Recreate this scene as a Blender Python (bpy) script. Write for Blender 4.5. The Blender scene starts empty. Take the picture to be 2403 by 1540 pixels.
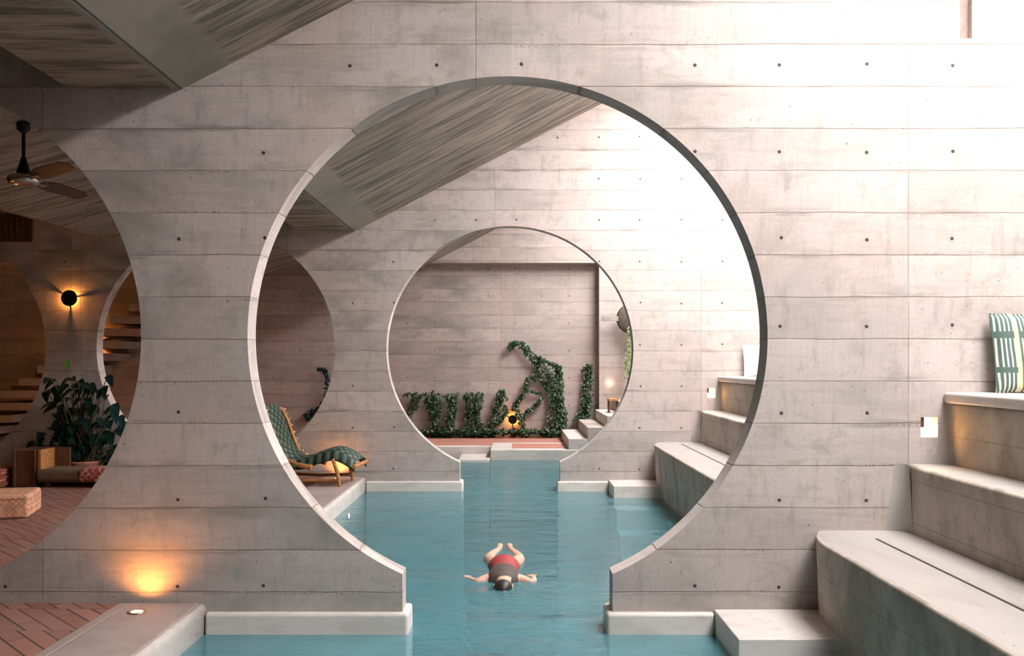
import bpy, bmesh, math, random
from mathutils import Vector, Matrix, noise
R = random.Random(7)
C = bpy.context.scene.collection
sc = bpy.context.scene
PI = math.pi

# ------------------------------------------------------------------ helpers
class MB:
    """collects shapes, then links them as ONE mesh object"""
    def __init__(s): s.v = []; s.f = []; s.m = []; s.sm = []
    def add(s, vs, fs, mi=0, smooth=False):
        o = len(s.v); s.v += [tuple(v) for v in vs]
        for f in fs: s.f.append([i + o for i in f]); s.m.append(mi); s.sm.append(smooth)
    def box(s, x0, x1, y0, y1, z0, z1, mi=0, M=None):
        vs = [Vector((x, y, z)) for z in (z0, z1) for y in (y0, y1) for x in (x0, x1)]
        if M is not None: vs = [M @ v for v in vs]
        s.add(vs, [(0,2,3,1),(4,5,7,6),(0,1,5,4),(2,6,7,3),(0,4,6,2),(1,3,7,5)], mi)
    def tube(s, pts, r, n=10, mi=0, caps=True, smooth=True):
        pts = [Vector(p) for p in pts]
        rs = r if isinstance(r, (list, tuple)) else [r]*len(pts)
        vs = []; fs = []
        up = Vector((0,0,1))
        for i, p in enumerate(pts):
            t = (pts[min(i+1,len(pts)-1)] - pts[max(i-1,0)]).normalized()
            a = t.cross(up)
            if a.length < 1e-3: a = t.cross(Vector((1,0,0)))
            a.normalize(); b = a.cross(t).normalized()
            for k in range(n):
                q = 2*PI*k/n; vs.append(p + (a*math.cos(q) + b*math.sin(q))*rs[i])
        for i in range(len(pts)-1):
            for k in range(n):
                k2 = (k+1) % n
                fs.append((i*n+k, i*n+k2, (i+1)*n+k2, (i+1)*n+k))
        s.add(vs, fs, mi, smooth)
        if caps:
            s.add(vs[:n], [tuple(range(n))[::-1]], mi); s.add(vs[-n:], [tuple(range(n))], mi)
    def lathe(s, prof, cx, cy, cz, n=32, mi=0, axis='Z', smooth=True):
        vs = []; fs = []
        for (r, h) in prof:
            for k in range(n):
                q = 2*PI*k/n
                if axis == 'Z': vs.append((cx+r*math.cos(q), cy+r*math.sin(q), cz+h))
                elif axis == 'Y': vs.append((cx+r*math.cos(q), cy+h, cz+r*math.sin(q)))
                else: vs.append((cx+h, cy+r*math.cos(q), cz+r*math.sin(q)))
        for i in range(len(prof)-1):
            for k in range(n):
                k2 = (k+1) % n
                fs.append((i*n+k, i*n+k2, (i+1)*n+k2, (i+1)*n+k))
        s.add(vs, fs, mi, smooth)
        s.add(vs[:n], [tuple(range(n))[::-1]], mi); s.add(vs[-n:], [tuple(range(n))], mi)
    def ell(s, c, r, n=14, m=8, mi=0, M=None):
        vs = []; fs = []
        for i in range(m+1):
            t = PI*i/m
            for k in range(n):
                q = 2*PI*k/n
                v = Vector((r[0]*math.sin(t)*math.cos(q), r[1]*math.sin(t)*math.sin(q), r[2]*math.cos(t)))
                if M is not None: v = M @ v
                vs.append(v + Vector(c))
        for i in range(m):
            for k in range(n):
                k2 = (k+1) % n
                fs.append((i*n+k, (i+1)*n+k, (i+1)*n+k2, i*n+k2))
        s.add(vs, fs, mi, True)
    def leaf(s, base, d, nrm, L, W, mi=0, droop=.25, heart=False):
        """a folded, drooping blade with a tip, 10 faces"""
        d = Vector(d).normalized(); nrm = Vector(nrm)
        sd = d.cross(nrm)
        if sd.length < 1e-3: sd = d.cross(Vector((.3,1,.2)))
        sd.normalize(); n2 = sd.cross(d).normalized()
        base = Vector(base)
        prof = [(0,.06),(.18,.42 if not heart else .55),(.42,.5),(.7,.33),(.9,.12),(1,.0)]
        vs = []
        for t, w in prof:
            c = base + d*(L*t) - n2*(droop*L*t*t)
            vs += [c - sd*W*w + n2*W*.18*(w*2), c, c + sd*W*w + n2*W*.18*(w*2)]
        fs = []
        for i in range(len(prof)-1):
            a = i*3; b = a+3
            fs += [(a, a+1, b+1, b), (a+1, a+2, b+2, b+1)]
        s.add(vs, fs, mi, True)
    def build(s, name, mats, parent=None, bevel=0, seg=2, doubles=False):
        me = bpy.data.meshes.new(name)
        me.from_pydata(s.v, [], s.f)
        for m in (mats if isinstance(mats, (list, tuple)) else [mats]): me.materials.append(m)
        for p, mi, sm in zip(me.polygons, s.m, s.sm): p.material_index = mi; p.use_smooth = sm
        if doubles:
            bm = bmesh.new(); bm.from_mesh(me); bmesh.ops.remove_doubles(bm, verts=bm.verts, dist=1e-5)
            bmesh.ops.recalc_face_normals(bm, faces=bm.faces); bm.to_mesh(me); bm.free()
        me.update()
        o = bpy.data.objects.new(name, me); C.objects.link(o)
        if parent is not None:
            o.parent = parent; o.location = -Vector(parent.location) if not parent.get('_local') else (0,0,0)
        if bevel:
            b = o.modifiers.new('bevel', 'BEVEL'); b.width = bevel; b.segments = seg; b.limit_method = 'ANGLE'; b.angle_limit = math.radians(40)
            for p in me.polygons: p.use_smooth = True
            w = o.modifiers.new('wn', 'WEIGHTED_NORMAL')
        return o

def tag(o, label=None, cat=None, group=None, kind=None):
    if label: o['label'] = label
    if cat: o['category'] = cat
    if group: o['group'] = group
    if kind: o['kind'] = kind
    return o
def thing(name, label, cat, loc=(0,0,0), group=None):
    o = bpy.data.objects.new(name, None); C.objects.link(o); o.location = loc; o.empty_display_size = .1
    return tag(o, label, cat, group)
def struct(o): o['kind'] = 'structure'; return o
def copy_tree(root, off, label=None, group=None):
    r = root.copy(); C.objects.link(r); r.location = Vector(root.location) + Vector(off)
    if label: r['label'] = label
    if group: r['group'] = group
    for ch in list(root.children):
        c = ch.copy(); C.objects.link(c); c.parent = r
        for g in ch.children:
            d = g.copy(); C.objects.link(d); d.parent = c
    return r
def cut(o, boxes):
    """bake boxes out of a mesh"""
    mb = MB()
    for b in boxes: mb.box(*b)
    c = mb.build('cutter', o.data.materials[0])
    m = o.modifiers.new('b', 'BOOLEAN'); m.operation = 'DIFFERENCE'; m.object = c; m.solver = 'EXACT'
    bpy.context.view_layer.update()
    dg = bpy.context.evaluated_depsgraph_get()
    me = bpy.data.meshes.new_from_object(o.evaluated_get(dg))
    o.modifiers.clear(); old = o.data; o.data = me; me.name = old.name
    bpy.data.objects.remove(c, do_unlink=True)

# camera data and a pixel-to-place reader for laying things out at a known distance
F = 2077.0; VX, VY = 1201.5, 849.0; EYE = 1.69
def at(px, py, Y): return Vector(((px-VX)*Y/F, Y, EYE-(py-VY)*Y/F))

# ------------------------------------------------------------------ materials
class NT:
    def __init__(s, name):
        s.mat = bpy.data.materials.new(name); s.mat.use_nodes = True
        s.nt = s.mat.node_tree; s.nt.nodes.clear()
        s.out = s.nt.nodes.new('ShaderNodeOutputMaterial')
    def n(s, t, **kw):
        nd = s.nt.nodes.new(t)
        for k, v in kw.items(): setattr(nd, k, v)
        return nd
    def l(s, a, b): s.nt.links.new(a, b)
    def val(s, sock, v):
        if hasattr(v, 'is_output'): s.l(v, sock)
        else: sock.default_value = v
    def math(s, op, a, b=0.0, c=None, clamp=False):
        nd = s.n('ShaderNodeMath', operation=op); nd.use_clamp = clamp
        s.val(nd.inputs[0], a); s.val(nd.inputs[1], b)
        if c is not None: s.val(nd.inputs[2], c)
        return nd.outputs[0]
    def coords(s):
        tc = s.n('ShaderNodeTexCoord'); sp = s.n('ShaderNodeSeparateXYZ'); s.l(tc.outputs['Object'], sp.inputs[0])
        return sp.outputs[0], sp.outputs[1], sp.outputs[2]
    def comb(s, x, y, z):
        c = s.n('ShaderNodeCombineXYZ'); s.val(c.inputs[0], x); s.val(c.inputs[1], y); s.val(c.inputs[2], z); return c.outputs[0]
    def noise(s, vec, scale, detail=3, rough=.55, dist=0):
        nd = s.n('ShaderNodeTexNoise'); s.l(vec, nd.inputs['Vector']); nd.inputs['Scale'].default_value = scale
        nd.inputs['Detail'].default_value = detail; nd.inputs['Roughness'].default_value = rough; nd.inputs['Distortion'].default_value = dist
        return nd.outputs['Fac']
    def rng(s, v, a, b, c=0., d=1., smooth=True):
        nd = s.n('ShaderNodeMapRange'); nd.clamp = True
        if smooth: nd.interpolation_type = 'SMOOTHSTEP'
        s.val(nd.inputs[0], v)
        for i, q in enumerate((a, b, c, d)): nd.inputs[i+1].default_value = q
        return nd.outputs[0]
    def mix(s, fac, a, b, mode='MIX'):
        nd = s.n('ShaderNodeMix', data_type='RGBA', blend_type=mode)
        s.val(nd.inputs['Factor'], fac)
        for sock, v in ((nd.inputs[6], a), (nd.inputs[7], b)):
            if hasattr(v, 'is_output'): s.l(v, sock)
            else: sock.default_value = (*v, 1)
        return nd.outputs[2]
    def white(s, vec):
        nd = s.n('ShaderNodeTexWhiteNoise', noise_dimensions='3D'); s.l(vec, nd.inputs[0]); return nd.outputs['Value']
    def bsdf(s, col, rough=.8, bump=None, bstr=.3, bdist=.01, **kw):
        p = s.n('ShaderNodeBsdfPrincipled')
        if hasattr(col, 'is_output'): s.l(col, p.inputs['Base Color'])
        else: p.inputs['Base Color'].default_value = (*col, 1)
        s.val(p.inputs['Roughness'], rough)
        for k, v in kw.items(): p.inputs[k.replace('_', ' ')].default_value = v
        if bump is not None:
            b = s.n('ShaderNodeBump'); b.inputs['Strength'].default_value = bstr; b.inputs['Distance'].default_value = bdist
            s.l(bump, b.inputs['Height']); s.l(b.outputs[0], p.inputs['Normal'])
        s.l(p.outputs[0], s.out.inputs[0])
        return s.mat

PLANK = .2952; PZ0 = .0751
def concrete_wall(name, base=(.485,.425,.402), dark=(.19,.185,.168), dots=True, grid=True):
    t = NT(name); x, y, z = t.coords()
    h = t.math('ADD', x, t.math('MULTIPLY', y, 3.7))            # lets soffits and side faces vary too
    wob = t.math('MULTIPLY', t.math('SUBTRACT', t.noise(t.comb(h, 0., z), 1.7, 3), .5), .022)
    zz = t.math('ADD', z, wob)
    pz = t.math('DIVIDE', t.math('SUBTRACT', zz, PZ0), PLANK)
    pid = t.math('FLOOR', pz); fr = t.math('FRACT', pz)
    dline = t.math('MINIMUM', fr, t.math('SUBTRACT', 1., fr))    # 0 on the board line
    seg = t.math('FLOOR', t.math('DIVIDE', t.math('ADD', x, .257), 3.032))
    tone = t.white(t.comb(pid, seg, 3.))
    tone2 = t.white(t.comb(pid, t.math('FLOOR', t.math('MULTIPLY', x, .31)), 9.))
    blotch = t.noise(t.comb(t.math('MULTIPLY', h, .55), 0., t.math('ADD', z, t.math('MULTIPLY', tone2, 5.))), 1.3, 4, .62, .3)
    streak = t.noise(t.comb(t.math('MULTIPLY', h, .8), 4., t.math('MULTIPLY', zz, 9.)), 1.6, 3, .65)
    grain = t.noise(t.comb(t.math('MULTIPLY', h, 55.), 2., t.math('MULTIPLY', z, 3.)), 1., 2)
    fine = t.noise(t.comb(h, 1., z), 45., 3, .7)
    pit = t.noise(t.comb(h, 7., z), 75., 2, .5)
    col = t.mix(t.rng(tone, 0, 1, 0, 1), tuple(c*.86 for c in base), tuple(min(1, c*1.08) for c in base))
    mott = t.noise(t.comb(t.math('MULTIPLY', h, 1.), 21., t.math('MULTIPLY', z, 1.4)), 5.5, 4, .68, .5)
    col = t.mix(t.rng(mott, .5, .70, 0, .42), col, (dark[0]*1.25, dark[1]*1.22, dark[2]*1.1))
    warm = t.noise(t.comb(h, 11., z), .9, 3)
    col = t.mix(t.rng(warm, .4, .7, 0, .55), col, (base[0]*1.04, base[1]*.90, base[2]*.84))
    col = t.mix(t.math('MULTIPLY', t.rng(blotch, .46, .70, 0, .80), t.rng(x, -1.2, 1.6, 1., .42)), col, dark)  # stain blotches, thinned towards the right to brighten that side
    nearline = t.rng(dline, .0, .16, 1, 0)
    col = t.mix(t.math('MULTIPLY', t.rng(streak, .50, .68, 0, .75), t.math('ADD', .25, t.math('MULTIPLY', nearline, .75))), col, dark)
    col = t.mix(t.rng(grain, .35, .75, 0, .16), col, (dark[0]*1.3, dark[1]*1.3, dark[2]*1.25))
    col = t.mix(t.rng(fine, .3, .8, 0, .30), col, tuple(c*.5 for c in base))
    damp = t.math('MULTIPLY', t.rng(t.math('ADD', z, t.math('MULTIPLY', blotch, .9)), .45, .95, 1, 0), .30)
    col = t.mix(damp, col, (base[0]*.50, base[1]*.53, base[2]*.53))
    scuff = t.noise(t.comb(t.math('MULTIPLY', h, 9.), 3., t.math('MULTIPLY', z, 2.2)), 1., 3, .7)
    col = t.mix(t.rng(scuff, .52, .72, 0, .35), col, dark)
    # rusty board lines, stronger here and there
    lmask = t.rng(dline, .004, .020, 1, 0)
    lstr = t.rng(t.noise(t.comb(t.math('MULTIPLY', h, .6), 5., pid), 1.5, 4, .7), .34, .62, .18, .9)
    col = t.mix(t.math('MULTIPLY', lmask, lstr), col, (.17,.12,.09))
    # gravel pockets along some lines
    pocket = t.math('MULTIPLY', t.rng(dline, .02, .11, 1, 0), t.rng(t.noise(t.comb(t.math('MULTIPLY', h, .8), 8., t.math('MULTIPLY', pid, 1.7)), 1., 3), .56, .68, 0, 1))
    pocket = t.math('MULTIPLY', pocket, t.rng(pit, .52, .62, 0, .85))
    col = t.mix(pocket, col, (.13,.105,.09))
    speck = t.rng(t.noise(t.comb(h, 17., z), 30., 1, .4), .74, .78, 0, .8)
    col = t.mix(speck, col, (.14,.11,.09))
    hgt = t.math('SUBTRACT', t.math('MULTIPLY', fine, .25), t.math('MULTIPLY', lmask, .8))
    if grid:   # vertical form joints
        vf = t.math('FRACT', t.math('DIVIDE', t.math('ADD', t.math('ADD', x, .257), t.math('MULTIPLY', wob, .5)), 3.032))
        vl = t.rng(t.math('MINIMUM', vf, t.math('SUBTRACT', 1., vf)), .0006, .0020, 1, 0)
        gate = t.rng(t.noise(t.comb(t.math('MULTIPLY', seg, 3.), 3., t.math('MULTIPLY', z, 1.)), 2., 2), .42, .56, .10, .8)
        col = t.mix(t.math('MULTIPLY', vl, gate), col, (.22,.165,.13)); hgt = t.math('SUBTRACT', hgt, t.math('MULTIPLY', vl, .7))
    if dots:   # tie holes on their grid, a few of them filled
        gx = t.math('DIVIDE', t.math('SUBTRACT', x, 1.275), .6025); gz = t.math('DIVIDE', t.math('SUBTRACT', z, .723), .6088)
        ix = t.math('ROUND', gx); iz = t.math('ROUND', gz)
        jx = t.math('MULTIPLY', t.math('SUBTRACT', t.white(t.comb(ix, iz, 1.)), .5), .02)
        jz = t.math('MULTIPLY', t.math('SUBTRACT', t.white(t.comb(ix, iz, 2.)), .5), .016)
        dx = t.math('ADD', t.math('MULTIPLY', t.math('SUBTRACT', gx, ix), .6025), jx)
        dz = t.math('ADD', t.math('MULTIPLY', t.math('SUBTRACT', gz, iz), .6088), jz)
        dd = t.math('SQRT', t.math('ADD', t.math('MULTIPLY', dx, dx), t.math('MULTIPLY', dz, dz)))
        keep = t.math('MAXIMUM', t.math('GREATER_THAN', ix, -.5), t.math('GREATER_THAN', t.white(t.comb(ix, iz, 5.)), .45))
        dm = t.math('MULTIPLY', t.rng(dd, .009, .0155, 1, 0), keep)
        halo = t.math('MULTIPLY', t.rng(dd, .012, .06, .35, 0), t.rng(fine, .4, .6, .3, 1))
        col = t.mix(halo, col, tuple(c*.62 for c in base))
        col = t.mix(dm, col, (.045,.03,.022)); hgt = t.math('SUBTRACT', hgt, t.math('MULTIPLY', dm, 1.6))
    return t.bsdf(col, .82, hgt, .35, .008)

def concrete_soft(name, base, dark, amt=.55, sc_=1.3, stretch=(1,1,1), rough=.75, lines=None):
    t = NT(name); x, y, z = t.coords()
    v = t.comb(t.math('MULTIPLY', x, stretch[0]), t.math('MULTIPLY', y, stretch[1]), t.math('MULTIPLY', z, stretch[2]))
    v0 = t.comb(x, y, z)
    a = t.noise(v, sc_, 4, .62, .4); b = t.noise(v, sc_*4.3, 4, .65); f = t.noise(v0, 60., 3, .7)
    col = t.mix(t.rng(a, .42, .66, 0, amt), base, dark)
    col = t.mix(t.rng(b, .5, .72, 0, amt*.7), col, tuple(c*.8 for c in dark))
    col = t.mix(t.rng(f, .35, .75, 0, .15), col, tuple(c*.6 for c in base))
    hg = t.math('ADD', t.math('MULTIPLY', f, .3), t.math('MULTIPLY', b, .6))
    if lines:
        fr = t.math('FRACT', t.math('DIVIDE', t.math('ADD', z, t.math('MULTIPLY', a, .02)), lines))
        lm = t.rng(t.math('MINIMUM', fr, t.math('SUBTRACT', 1., fr)), .006, .02, .45, 0)
        col = t.mix(lm, col, (.16,.12,.09)); hg = t.math('SUBTRACT', hg, lm)
    sp = t.rng(t.noise(v0, 38., 1, .4), .73, .78, 0, .6)
    col = t.mix(sp, col, (.12,.095,.08))
    return t.bsdf(col, rough, f, .12, .004)

def concrete_ceiling(name):
    t = NT(name); x, y, z = t.coords()
    wob = t.math('MULTIPLY', t.noise(t.comb(x, y, z), .8, 2), .03)
    yy = t.math('ADD', y, wob)
    py = t.math('DIVIDE', yy, .098); pid = t.math('FLOOR', py); fr = t.math('FRACT', py)
    tone = t.white(t.comb(pid, t.math('FLOOR', t.math('MULTIPLY', x, .4)), 1.))
    st = t.noise(t.comb(t.math('MULTIPLY', x, .8), t.math('MULTIPLY', yy, 7.), 0.), 1.2, 6, .68)
    st2 = t.noise(t.comb(t.math('MULTIPLY', x, 1.3), t.math('MULTIPLY', yy, 45.), 3.), 1., 4, .6)
    bl = t.noise(t.comb(x, y, z), .9, 5, .6)
    fine = t.noise(t.comb(x, y, z), 40., 3, .7)
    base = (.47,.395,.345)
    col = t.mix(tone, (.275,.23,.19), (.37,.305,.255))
    border = t.math('MULTIPLY', t.rng(x, -2.02, -1.92, 1, 0), t.rng(x, -2.40, -2.33, 0, 1))   # smooth cast edge strip beside the fold
    nb = t.math('SUBTRACT', 1., border)
    sm = t.math('MULTIPLY', t.rng(st, .44, .60, 0, .9), nb)
    col = t.mix(sm, col, (.09,.09,.072))
    col = t.mix(t.math('MULTIPLY', t.rng(st2, .5, .75, 0, .55), nb), col, (.15,.13,.105))
    col = t.mix(t.rng(bl, .45, .7, 0, .4), col, (.18,.19,.165))
    ln = t.math('MULTIPLY', t.rng(t.math('MINIMUM', fr, t.math('SUBTRACT', 1., fr)), .02, .07, .55, 0), nb)
    col = t.mix(ln, col, (.15,.12,.095))
    col = t.mix(border, col, t.mix(t.rng(bl, .4, .65), (.30,.27,.235), (.19,.19,.165)))
    hg = t.math('ADD', t.math('MULTIPLY', tone, .6), t.math('SUBTRACT', t.math('MULTIPLY', fine, .3), ln))
    return t.bsdf(col, .85, fine, .12, .004)

def brick_floor(name):
    t = NT(name); x, y, z = t.coords()
    band = t.math('FLOOR', t.math('DIVIDE', t.math('ADD', y, .32), .49))
    u = t.math('MULTIPLY', t.math('ADD', x, y), .7071)          # across the diagonal
    par = t.math('MODULO', t.math('ABSOLUTE', band), 2.)
    v = t.math('MULTIPLY', t.math('SUBTRACT', x, y), .7071)
    uu = t.math('DIVIDE', t.math('ADD', u, t.math('MULTIPLY', par, .04)), .118)
    vv = t.math('DIVIDE', v, .66)
    fu = t.math('FRACT', uu); iu = t.math('FLOOR', uu)
    vo = t.math('ADD', vv, t.math('MULTIPLY', iu, .5)); fv = t.math('FRACT', vo); iv = t.math('FLOOR', vo)
    fb = t.math('FRACT', t.math('DIVIDE', t.math('ADD', y, .32), .49))
    mu = t.rng(t.math('MINIMUM', fu, t.math('SUBTRACT', 1., fu)), .03, .07, 1, 0)
    mv = t.rng(t.math('MINIMUM', fv, t.math('SUBTRACT', 1., fv)), .004, .012, .8, 0)
    mb_ = t.rng(t.math('MINIMUM', fb, t.math('SUBTRACT', 1., fb)), .005, .014, .35, 0)
    m = t.math('MAXIMUM', t.math('MAXIMUM', mu, mv), mb_)
    gap = t.rng(t.noise(t.comb(iu, iv, 0.), .9, 1), .3, .5, .45, 1.)
    m = t.math('MULTIPLY', m, gap)
    tone = t.white(t.comb(iu, iv, band))
    fine = t.noise(t.comb(x, y, z), 30., 4, .7); bl = t.noise(t.comb(x, y, z), 2.2, 4)
    col = t.mix(tone, (.215,.095,.07), (.31,.15,.112))
    col = t.mix(t.rng(bl, .4, .7, 0, .5), col, (.25,.17,.14))
    col = t.mix(t.rng(fine, .4, .8, 0, .3), col, (.24,.12,.09))
    col = t.mix(t.math('MULTIPLY', m, .92), col, (.035,.028,.024))
    hg = t.math('SUBTRACT', t.math('MULTIPLY', fine, .2), m)
    return t.bsdf(col, .7, hg, .5, .01)

def plain(name, col, rough=.6, var=.25, scale=12., stretch=(1,1,1), **kw):
    t = NT(name); x, y, z = t.coords()
    v = t.comb(t.math('MULTIPLY', x, stretch[0]), t.math('MULTIPLY', y, stretch[1]), t.math('MULTIPLY', z, stretch[2]))
    a = t.noise(v, scale, 4, .6)
    c = t.mix(t.rng(a, .3, .75), tuple(q*(1-var) for q in col), tuple(min(1, q*(1+var)) for q in col))
    return t.bsdf(c, rough, a, .15, .004, **kw)
def emit(name, col, strength):
    t = NT(name); e = t.n('ShaderNodeEmission'); e.inputs[0].default_value = (*col, 1); e.inputs[1].default_value = strength
    t.l(e.outputs[0], t.out.inputs[0]); return t.mat
def leafmat(name, c1, c2, rough=.35, tr=.12):
    t = NT(name)
    g = t.n('ShaderNodeNewGeometry'); x, y, z = t.coords()
    a = t.math('ADD', t.math('MULTIPLY', g.outputs['Random Per Island'], .6), t.math('MULTIPLY', t.noise(t.comb(x,y,z), 6., 2), .4))
    col = t.mix(t.rng(a, .15, .85), c1, c2)
    p = t.n('ShaderNodeBsdfPrincipled'); t.l(col, p.inputs['Base Color']); p.inputs['Roughness'].default_value = rough
    tl = t.n('ShaderNodeBsdfTranslucent'); t.l(col, tl.inputs[0])
    m = t.n('ShaderNodeMixShader'); m.inputs[0].default_value = tr; t.l(p.outputs[0], m.inputs[1]); t.l(tl.outputs[0], m.inputs[2]); t.l(m.outputs[0], t.out.inputs[0])
    return t.mat

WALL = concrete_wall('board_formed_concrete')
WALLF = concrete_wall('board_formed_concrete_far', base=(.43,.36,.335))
BENCH = concrete_soft('bench_concrete', (.46,.40,.345), (.19,.16,.13), .7, 1.5, (1,1,.7), lines=.2952)
TOPC = concrete_soft('bench_top_plaster', (.38,.355,.335), (.27,.24,.22), .5, 1.1, (1.4,.5,1), .6)
COPE = concrete_soft('coping_plaster', (.62,.575,.545), (.36,.33,.30), .4, 2.2, (.6,1,2), .5)
LEDGE = concrete_soft('ledge_plaster', (.32,.26,.24), (.22,.175,.16), .5, 1.6, (1,1,1), .6)
CEIL = concrete_ceiling('board_formed_ceiling')
BRICK = brick_floor('brick_paving')
POOL = concrete_soft('pool_plaster', (.34,.46,.48), (.26,.37,.39), .5, 1.2, (1,1,1), .6)
SHADE = plain('dark_joint', (.03,.028,.025), .9)
TERRA = plain('terracotta_tile', (.42,.185,.14), .75, .15, 8)
WOOD = plain('honey_wood', (.42,.19,.065), .45, .35, 9, (1,1,6))
DWOOD = plain('brown_wood', (.12,.052,.026), .5, .35, 8, (6,1,1))
BLACKM = plain('black_metal', (.012,.011,.010), .4, .3, 20, Metallic=.6)
CHROME = plain('steel', (.45,.43,.40), .25, .1, 20, Metallic=1.0)

# ------------------------------------------------------------------ plan of the place
Y1, Y2, Y3 = 6.2, 12.985, 19.5      # front faces of the three cross walls
TH = .2
XL, XR = -13.0, 4.8; TOP = 6.5; ZB = -1.35
WATER = -.21

def arc_pts(cx, cz, r, a0, a1, n): return [(cx+r*math.cos(a0+(a1-a0)*i/n), cz+r*math.sin(a0+(a1-a0)*i/n)) for i in range(n+1)]
def cross_wall(name, y0, main, gap, others, mat):
    """board-formed wall; the main round opening runs down through a gap into the water"""
    cx, cz, r = main; g = gap
    a = math.acos(g/r)                    # below centre: angles where the round meets the gap
    pts = arc_pts(cx, cz, r, -a, PI+a, 150)     # right corner, over the top, left corner
    outer = [(XR, ZB), (XR, TOP), (XL, TOP), (XL, ZB), (cx-g, ZB)] + pts[::-1] + [(cx+g, ZB)]
    bm = bmesh.new()
    def loop(ps):
        vs = [bm.verts.new((x, y0, z)) for x, z in ps]
        for i in range(len(vs)): bm.edges.new((vs[i], vs[(i+1) % len(vs)]))
    loop(outer)
    for (ox, oz, orr) in others: loop(arc_pts(ox, oz, orr, 0, 2*PI*119/120, 119))
    bmesh.ops.triangle_fill(bm, use_beauty=True, edges=bm.edges[:])
    ret = bmesh.ops.extrude_face_region(bm, geom=bm.faces[:])
    bmesh.ops.translate(bm, vec=(0, TH, 0), verts=[v for v in ret['geom'] if isinstance(v, bmesh.types.BMVert)])
    bmesh.ops.recalc_face_normals(bm, faces=bm.faces)
    me = bpy.data.meshes.new(name); bm.to_mesh(me); bm.free(); me.materials.append(mat)
    o = bpy.data.objects.new(name, me); C.objects.link(o); return struct(o)

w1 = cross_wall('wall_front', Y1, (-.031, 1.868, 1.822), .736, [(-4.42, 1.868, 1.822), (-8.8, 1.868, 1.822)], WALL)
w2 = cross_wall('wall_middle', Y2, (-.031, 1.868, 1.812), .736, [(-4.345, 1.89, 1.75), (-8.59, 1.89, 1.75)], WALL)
NX0, NX1, NZ0, NZ1 = 2.863, 2.982, 1.160, 1.300
for w, y0 in ((w1, Y1), (w2, Y2)):
    cut(w, [(NX0, NX1, y0-.1, y0+.11, NZ0, NZ1)] + ([(3.137, 3.222, y0-.1, y0+.12, 3.955, 5.3)] if y0 == Y1 else []))

mb = MB(); mb.box(3.139, 3.220, Y1+.045, Y1+.118, 3.957, 5.29); struct(mb.build('trim_5', plain('slot_shade', (.22,.15,.125), .7, .3, 6)))  # dark slab set inside the slot to stand in for its shade
# back wall with its shallow tall recess
mb = MB()
mb.box(XL, XR, Y3+.32, Y3+.55, ZB, TOP)
mb.box(XL, XR, Y3, Y3+.319, 3.87, TOP)
mb.box(1.92, XR, Y3, Y3+.319, ZB, 3.869)
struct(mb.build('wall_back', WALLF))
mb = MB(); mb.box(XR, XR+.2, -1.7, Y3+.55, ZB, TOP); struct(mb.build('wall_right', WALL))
mb = MB(); mb.box(XL-.2, XL, -1.7, Y3+.55, ZB, TOP); struct(mb.build('wall_left', plain('dark_render_left', (.10,.085,.075), .9, .2, 3)))
mb = MB(); mb.box(XL, XR, -1.7, -1.5, ZB, TOP); struct(mb.build('wall_rear_added', plain('bounce_dark', (.10,.085,.075), .9, .2, 3)))  # added out of view to close the space, dark to cut bounced light

# folded ceiling, one plate per bay
XE = 2.5; ZE = 3.597 + .518*(XE+2.316)
def ceiling(y0, y1):
    pr = [(XL, 5.45), (-5.97, 3.48), (-3.09, 4.25), (-3.09, 3.597), (-2.326, 3.597), (-2.326, 3.635), (-2.306, 3.635), (-2.306, 3.602), (XE, ZE), (XE, TOP)]
    mb = MB(); n = len(pr)
    vs = [(x, y, z) for y in (y0, y1) for x, z in pr]
    mb.add(vs, [(i, i+1, n+i+1, n+i) for i in range(n-1)])
    mb.add([(XL, y0, TOP), (XE, y0, TOP), (XE, y1, TOP), (XL, y1, TOP)], [(0,1,2,3)])
    mb.add([(x, y0, z) for x, z in pr] + [(XL, y0, TOP)], [tuple(range(n+1))]); mb.add([(x, y1, z) for x, z in pr] + [(XL, y1, TOP)], [tuple(range(n+1))])
    mb.add([(XL, y0, 5.45), (XL, y0, TOP), (XL, y1, TOP), (XL, y1, 5.45)], [(0,1,2,3)])
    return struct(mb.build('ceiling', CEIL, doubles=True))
mb = MB(); mb.box(XE+.001, XR-.001, -1.5, .4, TOP-.2, TOP); struct(mb.build('ceiling', CEIL))  # unseen slab added to narrow the sky opening and dim the first bay
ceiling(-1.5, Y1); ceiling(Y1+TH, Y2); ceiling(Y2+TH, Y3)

# floors
mb = MB()
mb.box(XL, -2.75, -1.5, Y1, ZB, 0); struct(mb.build('floor', BRICK))
mb = MB(); mb.box(XL, -2.75, Y1+TH, Y2, ZB, 0); struct(mb.build('floor', BRICK))
YE = 17.04
mb = MB(); mb.box(XL, -2.75, Y2+TH, Y3+.31, ZB, 0); mb.box(-2.749, -.42, 17.9, Y3+.31, ZB, -.001); mb.box(-.419, XR, 18.55, Y3+.31, ZB, 0)
struct(mb.build('floor', TERRA))
mb = MB(); mb.box(-2.7, XR, -1.5, YE+1, ZB-.1, ZB); struct(mb.build('floor_pool', POOL))

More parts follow.
